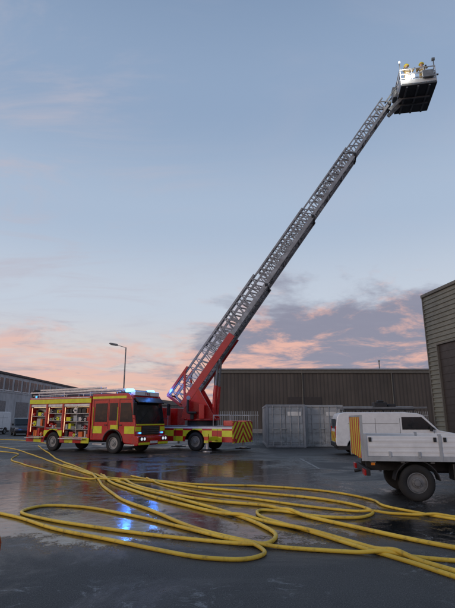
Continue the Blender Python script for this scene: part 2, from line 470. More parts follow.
# ================================================================= FIRE ENGINE
def fire_engine():
    g = G('fire_engine', (-10.99, 28.47, 0), rad(-29))
    RX, FX, WR = 2.1, 6.55, .5
    b = B(); bb(b, .2, 7.8, -.5, .5, .5, .95); bb(b, 2.8, 3.6, -1.0, 1.0, .45, .85); g.add('chassis', b, 'chassis')
    prof = [(4.95, .62)] + [(x, z) for x, z in reversed(arc(FX, .52, .64, .62))] + [(7.3, .5), (7.95, .46), (8.0, .55), (8.0, 1.45), (7.74, 2.72), (7.6, 2.93), (7.35, 3.0), (4.95, 3.0)]
    b = B(); prism(b, prof, -1.22, 1.22); g.add('cab', b, 'red', .06, seg=3)
    b = B(); prism(b, [(8.012, 1.5), (8.03, 1.5), (7.775, 2.66), (7.757, 2.66)], -1.1, 1.1); g.add('windscreen', b, 'glass', .006)
    b = B(); prism(b, [(8.004, 1.46), (8.012, 1.46), (7.75, 2.72), (7.742, 2.72)], -1.15, 1.15); g.add('windscreen_seal', b, 'black')
    b = B(); prism(b, [(7.8, 2.62), (8.02, 2.5), (8.04, 2.54), (7.78, 2.8)], -1.05, 1.05); g.add('sun_visor', b, 'black', .01)
    b = B()
    beam(b, (8.04, -.9, 1.55), (7.9, -.15, 2.1), .02, .02); beam(b, (8.04, .15, 1.55), (7.9, .9, 2.1), .02, .02); g.add('wipers', b, 'black')
    for s_ in (-1, 1):
        w = B()
        y0, y1 = 1.222*s_, 1.232*s_
        prism(w, [(6.98, 1.55), (7.83, 1.55), (7.66, 2.5), (6.98, 2.5)], y0, y1)
        prism(w, [(6.25, 1.62), (6.8, 1.62), (6.8, 2.5), (6.25, 2.5)], y0, y1)
        prism(w, [(5.25, 1.55), (6.1, 1.55), (6.1, 2.5), (5.25, 2.5)], y0, y1)
        g.add('side_windows', w, 'glass', .003)
        w = B()
        for x in (5.12, 6.17, 6.9): bb(w, x, x+.018, y0, y0+.008*s_, .75 if x < 6 else 1.2, 2.7)
        bb(w, 5.12, 6.17, y0, y0+.008*s_, 2.66, 2.68); bb(w, 6.9, 7.7, y0, y0+.008*s_, 2.66, 2.68)
        for x in (5.95, 6.95): bb(w, x, x+.16, y0, y0+.035*s_, 1.38, 1.42)
        g.add('door_seams', w, 'black')
        w = B()
        for x in (5.16, 6.86): cyl(w, (x, y0+.06*s_, 1.2), (x, y0+.06*s_, 2.3), .018, 8)
        g.add('grab_rails', w, 'yellow')
        w = B()
        bb(w, 5.15, 5.78, y0, y0+.006*s_, .98, 1.34); bb(w, 6.35, 6.88, y0, y0+.006*s_, 1.18, 1.40); bb(w, 7.3, 7.95, y0, y0+.006*s_, .98, 1.34)
        bb(w, 5.0, 7.35, y0, y0+.006*s_, 2.74, 2.86)
        g.add('cab_yellow_blocks', w, 'yellow')
        w = B()
        for x in (5.2, 7.35): bb(w, x, x+.65, y0-.2*s_, y0+.02*s_, .42, .47)
        g.add('cab_steps', w, 'alu')
        w = B()
        beam(w, (7.75, 1.2*s_, 2.6), (8.05, 1.42*s_, 2.55), .03, .03); beam(w, (7.85, 1.2*s_, 1.7), (8.05, 1.42*s_, 1.75), .03, .03)
        box(w, (8.07, 1.42*s_, 2.2), (.09, .2, .62)); g.add('mirror', w, 'black', .02)
        w = B(); pts = arc(FX, .52, .66, .62, 16)
        for a, c in zip(pts, pts[1:]): beam(w, (a[0], 1.235*s_, a[1]), (c[0], 1.235*s_, c[1]), .05, .05, Vector((0, 1, 0)))
        g.add('wheel_arch_trim', w, 'black')
    b = B(); bb(b, 7.99, 8.03, -.72, .72, .92, 1.36); g.add('grille', b, 'black', .01)
    b = B()
    for z in (1.0, 1.1, 1.2, 1.29): bb(b, 8.03, 8.04, -.68, .68, z, z+.018)
    g.add('grille_slats', b, 'steel')
    b = B()
    bb(b, 7.99, 8.02, -1.18, -.78, 1.1, 1.32); bb(b, 7.99, 8.02, .78, 1.18, 1.1, 1.32); bb(b, 8.005, 8.03, -1.15, 1.15, 1.385, 1.45)
    g.add('front_yellow_bands', b, 'yellow')
    b = B(); prism(b, [(7.9, .4), (8.2, .42), (8.24, .5), (8.24, .8), (8.16, .88), (7.9, .88)], -1.24, 1.24); g.add('bumper', b, 'red', .03)
    b = B(); bb(b, 8.235, 8.25, -1.2, -.35, .45, .56); bb(b, 8.235, 8.25, .35, 1.2, .45, .56); g.add('bumper_yellow', b, 'yellow')
    b = B(); bb(b, 8.235, 8.255, -.3, .3, .5, .62); g.add('number_plate', b, 'plate')
    for s_ in (-1, 1):
        b = B(); bb(b, 8.235, 8.248, s_*.62, s_*1.16, .62, .84); g.add('headlamp_housing', b, 'black', .004)
        b = B(); cyl(b, (8.24, s_*.76, .73), (8.262, s_*.76, .73), .075, 16); cyl(b, (8.24, s_*.98, .73), (8.262, s_*.98, .73), .075, 16); g.add('headlamp', b, 'headlamp')
        b = B(); bb(b, 8.03, 8.07, s_*.82, s_*.98, .98, 1.05); g.add('grille_blue_strobe', b, 'blue2')
    b = B(); bb(b, 7.42, 7.72, -1.0, 1.0, 2.88, 3.1); g.add('sign_box', b, 'white', .02)
    cu = bpy.data.curves.new('fire_text', 'FONT'); cu.body = 'FIRE'; cu.size = .24; cu.extrude = .004; cu.align_x = 'CENTER'
    o = bpy.data.objects.new('fire_text', cu); COL.objects.link(o); o.parent = g.e
    o.rotation_euler = (rad(90), 0, rad(90)); o.location = (7.73, 0, 2.91); cu.materials.append(M['red'])
    b = B(); bb(b, 7.05, 7.38, -1.15, 1.15, 3.0, 3.05); bb(b, 7.1, 7.33, -.45, .45, 3.05, 3.18); g.add('light_bar', b, 'black', .01)
    for s_ in (-1, 1):
        b = B(); bb(b, 7.08, 7.36, s_*.62, s_*1.08, 3.055, 3.23); g.add('blue_beacon', b, 'blue', .06, seg=3)
    b = B(); bb(b, .05, 4.9, -.68, .68, .9, 2.85); g.add('body_core', b, 'steel')
    b = B()
    bb(b, 0, 4.9, -1.22, 1.22, 2.52, 2.9)
    for s_ in (-1, 1):
        for x0, x1 in ((0, .12), (1.42, 1.54), (2.72, 2.84), (4.78, 4.9)): bb(b, x0, x1, .683*s_, 1.22*s_, .72, 2.52)
    g.add('body_frame', b, 'red', .012)
    b = B(); bb(b, -.02, -.003, -1.2, 1.2, .72, 2.85); g.add('rear_panel', b, 'chev')
    for s_ in (-1, 1):
        b = B()
        prism(b, [(0, .46), (0, .72), (1.42, .72), (1.42, 1.16), (2.84, 1.16), (2.84, .72), (4.9, .72), (4.9, .46)] + arc(RX, .5, .64, .46), 1.19*s_, 1.225*s_)
        g.add('skirt', b, 'check')
        b = B(); bb(b, .0, 4.9, 1.222*s_, 1.228*s_, 2.55, 2.78); g.add('yellow_band', b, 'yellow')
        b = B(); bb(b, .1, 4.8, 1.222*s_, 1.24*s_, 2.82, 2.86); g.add('awning_rail', b, 'alu')
        bays = [(.12, 1.42, .74), (1.54, 2.72, 1.2), (2.84, 4.78, .74)]
        for i, (x0, x1, z0) in enumerate(bays):
            f = B(); bb(f, x0, x1, .69*s_, 1.2*s_, z0, z0+.03)
            nsh = 2 if i != 2 else 3
            for k in range(1, nsh+1):
                z = z0+(2.4-z0)*k/(nsh+1); bb(f, x0, x1, .69*s_, 1.12*s_, z, z+.02)
            if i == 2: bb(f, 3.78, 3.8, .69*s_, 1.12*s_, .77, 2.5)
            g.add('locker_shelves', f, 'alu')
            f = B(); bb(f, x0+.01, x1-.01, .684*s_, .69*s_, z0, 2.5); g.add('locker_back', f, 'light_grey')
            f = B(); bb(f, x0, x1, 1.08*s_, 1.19*s_, 2.36, 2.515); g.add('shutter_barrel', f, 'alu', .02)
            f = B(); bb(f, x0+.02, x0+.035, 1.1*s_, 1.12*s_, z0+.25, 2.33); bb(f, x0+.1, x1-.1, 1.05*s_, 1.075*s_, 2.34, 2.355); g.add('locker_light', f, 'warm')
            kit = {'red': B(), 'yellow': B(), 'orange': B(), 'black': B(), 'light_grey': B(), 'alu': B(), 'steel': B()}
            for k in range(nsh+1):
                za = z0+(2.4-z0)*k/(nsh+1)+.032; zh = (2.4-z0)/(nsh+1)-.1
                x = x0+.06
                while x < x1-.25:
                    w = random.uniform(.12, .36); h = zh*random.uniform(.4, .98)
                    km = random.choice(list(kit))
                    if random.random() < .45:
                        rr = min(w, h)/2
                        cyl(kit[km], (x+rr, .75*s_, za+rr), (x+rr, (1.0+random.random()*.1)*s_, za+rr), rr, 16)
                        cyl(kit['alu'], (x+rr, .75*s_, za+rr), (x+rr, 1.12*s_, za+rr), rr*.35, 10); w = 2*rr
                    else:
                        bb(kit[km], x, x+w-.03, .75*s_, (1.0+random.random()*.1)*s_, za, za+h)
                    x += w+.02
            for km, kb in kit.items(): g.add('locker_equipment', kb, km, .006)
        f = B(); bb(f, .15, 1.4, 1.2*s_, 1.5*s_, .66, .7); bb(f, 2.9, 4.7, 1.2*s_, 1.5*s_, .66, .7); g.add('drop_down_step', f, 'alu', .005)
    for x, nm in ((RX, 'rear'), (FX, 'front')):
        for s_ in (-1, 1):
            wheel(g, x, 1.03*s_, s_, WR, .3, nm+'_wheel')
    b = B()
    for x in (RX, FX): cyl(b, (x, -1., .5), (x, 1., .5), .1, 10)
    for s_ in (-1, 1):
        for x in (RX, FX): bb(b, x-.7, x+.7, .6*s_, .68*s_, .4, 1.15)
    g.add('axles', b, 'chassis')
    b = B()
    for x in (.5, 2.6, 4.6):
        for y in (-1.0, .05): beam(b, (x, y, 2.9), (x, y, 3.12), .04, .04)
        beam(b, (x, -1.05, 3.12), (x, 1.05, 3.12), .05, .05)
    for y in (-1.12, 1.12):
        beam(b, (.1, y, 3.02), (6.8, y, 3.08), .03, .03)
        for x in (.3, 1.6, 2.9, 4.2, 5.5, 6.6): beam(b, (x, y, 2.9), (x, y, 3.05), .03, .03)
    g.add('roof_gantry', b, 'alu')
    for (x0, x1, yc, z, w) in ((-.35, 6.9, -.68, 3.2, .5), (-.1, 6.3, -.05, 3.2, .46), (.4, 5.2, -.66, 3.34, .4)):
        b = B()
        for y in (yc-w/2, yc+w/2): beam(b, (x0, y, z), (x1, y, z+.02), .035, .08)
        x = x0+.15
        while x < x1: cyl(b, (x, yc-w/2, z), (x, yc+w/2, z), .016, 6); x += .26
        g.add('roof_ladder', b, 'alu')
    b = B(); bb(b, 1.0, 2.6, .35, 1.0, 2.9, 3.2); bb(b, 5.2, 6.4, .3, 1.0, 3.0, 3.22); g.add('roof_boxes', b, 'steel', .03)
    b = B(); cyl(b, (-.02, -.9, 3.1), (-.02, -.7, 3.1), .28, 20); g.add('ladder_wheels', b, 'rubber')
    b = B(); cyl(b, (.3, -1.05, 2.9), (.3, -1.05, 3.02), .05, 10); cyl(b, (.3, 1.05, 2.9), (.3, 1.05, 3.02), .05, 10); g.add('rear_blue_beacon', b, 'blue2')
    for (x, y, z, e) in ((7.6, -1.05, 3.4, 60), (7.6, 1.0, 3.4, 45)):
        L = bpy.data.lights.new('blue_strobe_lamp', 'POINT'); L.energy = e; L.color = (.05, .25, 1.); L.shadow_soft_size = .08
        o = bpy.data.objects.new('blue_strobe_lamp', L); COL.objects.link(o); o.parent = g.e; o.location = (x, y, z)
fire_engine()

# ================================================================= PEOPLE
kit_m = mat('fire_kit_gold', (.32, .23, .1, 1), .8, var=.2, scale=9, bump=.4)
skin_m = mat('skin', (.5, .3, .22, 1), .5)
glove_m = mat('glove', (.03, .03, .035, 1), .7)
helmet_m = mat('helmet_yellow', (.7, .6, .08, 1), .35)
def person(name, loc, rz):
    g = G(name, loc, rz)
    V = []; E = []; Rr = []
    def v(p, r, par=None):
        V.append(p); Rr.append(r)
        if par is not None: E.append((par, len(V)-1))
        return len(V)-1
    pel = v((0, 0, .96), .155); bel = v((.0, 0, 1.12), .15, pel); ch = v((0, 0, 1.32), .17, bel); nb = v((0, 0, 1.47), .09, ch)
    for s_ in (-1, 1):
        sh = v((.0, .19*s_, 1.43), .075, ch); el = v((.12, .29*s_, 1.2), .06, sh); wr = v((.36, .27*s_, 1.17), .045, el)
        hp = v((0, .1*s_, .88), .11, pel); kn = v((.05, .13*s_, .5), .082, hp); an = v((0, .14*s_, .12), .06, kn); v((.16, .15*s_, .05), .05, an)
    def skin(nm, V, E, Rr, m, sub=2):
        me = bpy.data.meshes.new(nm); me.from_pydata(V, E, []); me.materials.append(m)
        o = bpy.data.objects.new(nm, me); COL.objects.link(o); o.parent = g.e
        sk = o.modifiers.new('skin', 'SKIN'); sk.use_smooth_shade = True
        for i, r in enumerate(Rr): me.skin_vertices[0].data[i].radius = (r, r)
        me.skin_vertices[0].data[0].use_root = True
        su = o.modifiers.new('sub', 'SUBSURF'); su.levels = sub; su.render_levels = sub
    skin('body_in_fire_kit', V, E, Rr, kit_m)
    for s_ in (-1, 1):
        V2 = [(.34, .27*s_, 1.17), (.40, .265*s_, 1.165), (.45, .26*s_, 1.16)]; E2 = [(0, 1), (1, 2)]; R2 = [.035, .034, .03]
        for k, ln in enumerate((.07, .082, .078, .06)):
            y = (.26+(.03-.02*k))*s_; i = len(V2)
            V2 += [(.46, y, 1.165), (.46+ln*.5, y, 1.158), (.46+ln*.75, y, 1.125), (.46+ln*.55, y, 1.095)]
            R2 += [.011, .01, .009, .008]; E2 += [(2, i), (i, i+1), (i+1, i+2), (i+2, i+3)]
        i = len(V2); V2 += [(.42, (.26-.035)*s_, 1.15), (.45, (.26-.05)*s_, 1.12), (.475, (.26-.04)*s_, 1.095)]; R2 += [.013, .011, .009]; E2 += [(1, i), (i, i+1), (i+1, i+2)]
        skin('gloved_hand', V2, E2, R2, glove_m)
    b = B(); sphere(b, (.015, 0, 1.63), .1, (1.02, .82, 1.25), 24); cyl(b, (0, 0, 1.45), (0, 0, 1.58), .06, 16)
    sphere(b, (.115, 0, 1.62), .022, (1, .8, 1.3), 10)
    for s_ in (-1, 1): sphere(b, (0, .085*s_, 1.63), .025, (.6, .5, 1.2), 10)
    g.add('head', b, skin_m, smooth_=True)
    b = B()
    for s_ in (-1, 1): sphere(b, (.1, .034*s_, 1.645), .012, (1, 1, .8), 10)
    box(b, (.108, 0, 1.565), (.01, .045, .008)); g.add('eyes_and_mouth', b, 'black')
    b = B(); sphere(b, (.0, 0, 1.70), .14, (1.12, .95, .85), 24)
    bmesh.ops.bisect_plane(b, geom=b.verts[:]+b.edges[:]+b.faces[:], plane_co=(0, 0, 1.67), plane_no=(0, 0, -1), clear_outer=True)
    cyl(b, (0.02, 0, 1.665), (.02, 0, 1.68), .165, 24); g.add('helmet', b, helmet_m)
    b = B()
    for z, r in ((1.08, .165), (1.25, .175)): cyl(b, (0, 0, z), (0, 0, z+.04), r, 24)
    g.add('reflective_bands', b, 'plate')

# ================================================================= TURNTABLE LADDER TRUCK
def ladder_truck():
    g = G('turntable_ladder_truck', (.827, 26.1, 0), rad(152))
    b = B(); bb(b, .3, 9.6, -.45, .45, .55, 1.0); g.add('chassis', b, 'chassis')
    b = B(); bb(b, 0, 6.9, -1.22, 1.22, 1.24, 1.34); g.add('deck', b, 'deck', .01)
    RX, FX = 2.35, 8.2
    for s_ in (-1, 1):
        b = B(); prism(b, [(0, .5), (0, 1.24), (6.95, 1.24), (6.95, .5)] + arc(RX, .5, .64, .5), 1.16*s_, 1.23*s_); g.add('side_panel', b, 'check', .01)
        b = B(); bb(b, 0, 6.9, 1.232*s_, 1.25*s_, 1.2, 1.27); g.add('deck_edge', b, 'white')
        b = B()
        for x in (.9, 3.6, 5.2): bb(b, x, x+.02, 1.232*s_, 1.238*s_, .55, 1.18)
        g.add('locker_seams', b, 'black')
        b = B()
        for x in (.15, 1.2, 4.2): cyl(b, (x, 1.15*s_, 1.34), (x, 1.15*s_, 1.9), .018, 8)
        cyl(b, (.15, 1.15*s_, 1.9), (1.2, 1.15*s_, 1.9), .018, 8); g.add('deck_rail', b, 'alu')
        for x in (1.0, 5.6):
            b = B(); beam(b, (x, .9*s_, .72), (x, 2.15*s_, .68), .2, .2); g.add('outrigger_beam', b, 'yellow', .01)
            b = B(); cyl(b, (x, 2.1*s_, .2), (x, 2.1*s_, .95), .08, 14); cyl(b, (x, 2.1*s_, .04), (x, 2.1*s_, .1), .24, 18); g.add('outrigger_jack', b, 'alu')
            b = B(); bb(b, x-.12, x+.12, 2.14*s_, 2.25*s_, .5, .95); g.add('outrigger_guard', b, 'chev_side')
            b = B(); bb(b, x-.35, x+.35, 1.78*s_, 2.42*s_, .0, .05); g.add('outrigger_pad', b, 'black')
    b = B(); bb(b, -.04, 0, -1.2, 1.2, .46, 1.56); g.add('rear_chevrons', b, 'chev')
    b = B(); bb(b, -.07, -.04, -1.15, -.9, .55, .7); bb(b, -.07, -.04, .9, 1.15, .55, .7); g.add('rear_lamps', b, 'redlamp')
    b = B(); bb(b, .01, .55, -1.2, -.5, 1.343, 1.62); bb(b, .01, .55, .5, 1.2, 1.343, 1.62); g.add('rear_lockers', b, 'red', .02)
    b = B(); bb(b, 4.55, 6.8, -1.2, -.35, 1.343, 2.35); bb(b, 4.55, 6.8, .35, 1.2, 1.343, 2.35); g.add('equipment_lockers', b, 'red', .03)
    b = B()
    for s_ in (-1, 1):
        for x0, x1 in ((4.65, 5.6), (5.75, 6.7)): bb(b, x0, x1, 1.202*s_, 1.21*s_, 1.45, 2.2)
    g.add('locker_shutters', b, 'alu')
    b = B(); prism(b, [(7.0, .62)] + [(x, z) for x, z in reversed(arc(FX, .52, .64, .62))] + [(9.6, .5), (9.65, .6), (9.65, 1.45), (9.4, 2.55), (9.2, 2.7), (7.0, 2.7)], -1.2, 1.2); g.add('cab', b, 'red', .05, seg=3)
    b = B(); prism(b, [(9.66, 1.5), (9.68, 1.5), (9.44, 2.48), (9.42, 2.48)], -1.05, 1.05)
    for s_ in (-1, 1):
        prism(b, [(7.3, 1.5), (8.1, 1.5), (8.1, 2.3), (7.3, 2.3)], 1.202*s_, 1.212*s_); prism(b, [(8.3, 1.5), (9.5, 1.5), (9.3, 2.3), (8.3, 2.3)], 1.202*s_, 1.212*s_)
    g.add('cab_windows', b, 'glass')
    b = B()
    for s_ in (-1, 1): bb(b, 8.0, 8.25, s_*.5, s_*1.05, 2.7, 2.9)
    g.add('blue_beacons', b, 'blue', .05)
    for x, nm in ((RX, 'rear'), (FX, 'front')):
        for s_ in (-1, 1): wheel(g, x, 1.0*s_, s_, .5, .3, nm+'_wheel')
    tx = 2.6
    b = B(); cyl(b, (tx, 0, 1.34), (tx, 0, 1.62), .85, 36); g.add('slew_ring', b, 'chassis')
    b = B(); cyl(b, (tx, 0, 1.62), (tx, 0, 1.72), 1.05, 36); g.add('turntable_plate', b, 'red', .02)
    base = Vector((-2.25, 27.42, 2.75)); tip = Vector((10.5, 25.05, 20.9))
    d = (tip-base); L = d.length; d.normalize()
    s = d.cross(Vector((0, 0, 1))).normalized(); n = s.cross(d).normalized()
    hd = Vector((d.x, d.y, 0)).normalized()
    C = Vector((-1.47, 27.32, 0))
    def P(t, a, h): return base + d*t + s*a + n*h
    for sg in (-1, 1):
        b = B()
        o = C + s*(.7*sg)
        pr = [o-hd*1.05+Vector((0, 0, 1.72)), o+hd*.95+Vector((0, 0, 1.72)), o+hd*.6+Vector((0, 0, 2.3)), P(1.0, .7*sg, -.12), P(-.3, .7*sg, -.12)]
        va = [b.verts.new(p-s*.05) for p in pr]; vb = [b.verts.new(p+s*.05) for p in pr]
        b.faces.new(va); b.faces.new(vb[::-1])
        for i in range(5): b.faces.new((va[i], vb[i], vb[(i+1) % 5], va[(i+1) % 5]))
        bmesh.ops.recalc_face_normals(b, faces=b.faces[:])
        g.add('turntable_side_frame', b, 'red', .015, world=True)
        b = B(); q0 = C+s*(.45*sg)+hd*.75+Vector((0, 0, 1.8)); q1 = P(2.9, .45*sg, -.15); mid_ = q0.lerp(q1, .55)
        cyl(b, q0, mid_, .12, 14); g.add('lift_cylinder', b, 'red', world=True)
        b = B(); cyl(b, mid_, q1, .065, 12); g.add('lift_piston', b, 'steel', world=True)
    b = B(); cyl(b, P(.2, -.78, -.05), P(.2, .78, -.05), .12, 14); g.add('pivot_shaft', b, 'steel', world=True)
    b = B(); q = C + s*1.15 - hd*.3
    box(b, q+Vector((0, 0, 2.05)), (.5, .5, .12)); box(b, q-hd*.25+Vector((0, 0, 2.4)), (.12, .5, .7)); box(b, q+Vector((0, 0, 1.85)), (.2, .2, .35)); g.add('operator_seat', b, 'black', .03, world=True)
    b = B(); box(b, q+hd*.55+Vector((0, 0, 2.1)), (.3, .5, .8)); g.add('control_console', b, 'red', .03, world=True)
    b = B(); box(b, C-hd*.55+Vector((0, 0, 1.95)), (.7, .9, .45)); g.add('winch_box', b, 'red', .03, world=True)
    secs = [(-.35, 8.3, 1.28, .98, .13), (3.2, 13.4, 1.10, .84, .112), (8.6, 18.2, .94, .71, .095), (14.6, L, .78, .58, .08)]
    for i, (t0, t1, w, h, th) in enumerate(secs):
        b = B(); rb = B()
        hb = .08*i
        for a in (-w/2, w/2):
            beam(b, P(t0, a, hb), P(t1, a, hb), th*.9, th*1.8, n)
            beam(b, P(t0, a, hb+h), P(t1, a, hb+h), th*.85, th*.85, n)
            k = max(3, round((t1-t0)/.58)); st = (t1-t0)/k
            for j in range(k):
                u0, u1 = t0+j*st, t0+(j+1)*st; um = (u0+u1)/2
                beam(b, P(u0, a, hb), P(um, a, hb+h), .052, .052, n); beam(b, P(um, a, hb+h), P(u1, a, hb), .052, .052, n)
                if j % 2 == 0: beam(b, P(u0, a, hb), P(u0, a, hb+h), .055, .055, d)
        u = t0+.1
        while u < t1:
            cyl(rb, P(u, -w/2, hb+.02), P(u, w/2, hb+.02), .026, 8); u += .3
        k = max(2, round((t1-t0)/1.6)); st = (t1-t0)/k
        for j in range(k):
            beam(b, P(t0+j*st, -w/2, hb-.03), P(t0+(j+1)*st, w/2, hb-.03), .035, .035, n)
            beam(b, P(t0+j*st, w/2, hb-.03), P(t0+(j+1)*st, -w/2, hb-.03), .035, .035, n)
            beam(b, P(t0+j*st, -w/2, hb-.03), P(t0+j*st, w/2, hb-.03), .07, .07, n)
        g.add('ladder_section_%d' % (i+1), b, 'alu2', world=True)
        g.add('ladder_rungs_%d' % (i+1), rb, 'light_grey', world=True)
        b = B()
        for a in (-w/2, w/2):
            box(b, P(t1-.15, a, hb), (.18, .18, .18))
        cyl(b, P(t1-.1, -w/2, hb-.06), P(t1-.1, w/2, hb-.06), .05, 10); g.add('section_pulleys', b, 'black', .01, world=True)
    b = B()
    for a in (-.72, .72):
        beam(b, P(-.4, a, -.02), P(4.6, a, -.02), .08, .4, n)
        beam(b, P(-.4, a, 1.06), P(1.6, a, 1.06), .07, .13, n); beam(b, P(-.4, a, 0), P(-.4, a, 1.06), .08, .16, d)
        beam(b, P(.0, a, .1), P(1.3, a, 1.06), .07, .12, n)
    beam(b, P(-.4, -.72, 1.06), P(-.4, .72, 1.06), .1, .1, n)
    g.add('ladder_base_girder', b, 'red', world=True)
    b = B()
    for a, r in ((-.3, .035), (.12, .025)): cyl(b, P(.5, a, .1), P(L, a*.7, .28), r, 8)
    g.add('ladder_cables', b, 'black', world=True)
    # ---- rescue cage (+c is the side facing the yard)
    cz = 21.3
    cc = Vector((tip.x, tip.y, 0)) + hd*1.3
    def Q(a, c, z): return cc + hd*a + s*c + Vector((0, 0, z))
    def qbox(bm, a0, a1, c0, c1, z0, z1):
        rot = Matrix((hd, s, Vector((0, 0, 1)))).transposed().to_4x4()
        box(bm, Q((a0+a1)/2, (c0+c1)/2, (z0+z1)/2), (abs(a1-a0), abs(c1-c0), abs(z1-z0)), rot)
    A0, A1, CW = -1.0, 1.08, 1.34
    b = B(); qbox(b, A0, A1, -CW, CW, cz, cz+.14); g.add('cage_floor', b, 'floor', .03, world=True)
    b = B()
    for a in (-.65, 0, .65): qbox(b, a-.05, a+.05, -CW+.06, CW-.06, cz-.08, cz-.003)
    qbox(b, -.85, .85, -.35, -.27, cz-.16, cz-.083); qbox(b, -.85, .85, .27, .35, cz-.16, cz-.083); g.add('cage_underframe', b, 'steel', world=True)
    b = B()
    for z in (.55, .85, 1.2):
        for c in (-CW+.03, CW-.03): cyl(b, Q(A0+.03, c, cz+z), Q(A1-.03, c, cz+z), .034, 10)
        for a in (A0+.03, A1-.03): cyl(b, Q(a, -CW+.03, cz+z), Q(a, CW-.03, cz+z), .034, 10)
    for a in (A0+.03, -.3, .4, A1-.03):
        for c in (-CW+.03, -.4, .4, CW-.03):
            if abs(a) < .5 and abs(c) < 1: continue
            cyl(b, Q(a, c, cz+.1), Q(a, c, cz+1.2), .032, 10)
    g.add('cage_rails', b, 'alu', world=True)
    b = B()
    qbox(b, A0-.02, A0, -CW+.05, CW-.05, cz+.14, cz+.5); qbox(b, A1-.02, A1, -CW+.05, CW-.05, cz+.14, cz+.7); qbox(b, A0+.04, A1-.04, -CW-.01, -CW+.01, cz+.14, cz+.52); qbox(b, A0+.04, A1-.04, CW-.01, CW+.01, cz+.14, cz+.42)
    g.add('cage_kick_panels', b, 'light_grey', world=True)
    b = B(); qbox(b, A0-.28, A0-.03, -.3, .3, cz+.1, cz+.85); g.add('cage_control_box', b, 'steel', .03, world=True)
    b = B(); qbox(b, .25, .9, CW+.03, CW+.17, cz+.35, cz+.85); qbox(b, .6, .95, -.7, -.2, cz+.7, cz+1.3); g.add('cage_equipment_boxes', b, 'steel', .03, world=True)
    b = B(); beam(b, P(L-.5, -.3, 0), Q(A0+.15, -.3, cz-.1), .12, .2); beam(b, P(L-.5, .3, 0), Q(A0+.15, .3, cz-.1), .12, .2); beam(b, P(L-.2, -.3, .5), Q(A0, -.3, cz+.9), .06, .08); beam(b, P(L-.2, .3, .5), Q(A0, .3, cz+.9), .06, .08); g.add('cage_mount', b, 'steel', world=True)
    b = B(); cyl(b, Q(A1, .3, cz+1.0), Q(A1+.1, .3, cz+1.35), .08, 12); cyl(b, Q(A1+.05, .3, cz+1.35), Q(A1+.45, .25, cz+1.42), .08, 12, .055); g.add('water_monitor', b, 'steel', world=True)
    b = B(); qbox(b, A0+.02, A0+.07, CW-.05, CW, cz+1.1, cz+1.75); qbox(b, A1-.1, A1-.05, CW-.05, CW, cz+1.1, cz+1.6); qbox(b, A1-.16, A1+.01, CW-.1, CW+.04, cz+1.6, cz+1.75); g.add('lamp_masts', b, 'steel', world=True)
    for (a, c, z, hs) in ((-.55, CW+.05, .56, .14), (-.25, CW+.05, .62, .08), (A0+.05, CW-.02, 1.75, .045)):
        b = B(); qbox(b, a-hs, a+hs, c-.03, c+.04, cz+z-hs*.8, cz+z+hs*.8); g.add('cage_floodlight', b, 'work', .015, world=True)
    L_ = bpy.data.lights.new('cage_work_lamp', 'POINT'); L_.energy = 70; L_.color = (1, .95, .85); L_.shadow_soft_size = .08
    o = bpy.data.objects.new('cage_work_lamp', L_); COL.objects.link(o); o.parent = g.e; o.location = g.M.inverted() @ Q(-.85, CW+.35, cz+.9)
    fz = math.atan2(s.y, s.x)
    person('firefighter', Q(-.45, CW-.5, cz+.142), fz+.25)
    person('firefighter', Q(.45, CW-.52, cz+.142), fz-.35)
ladder_truck()

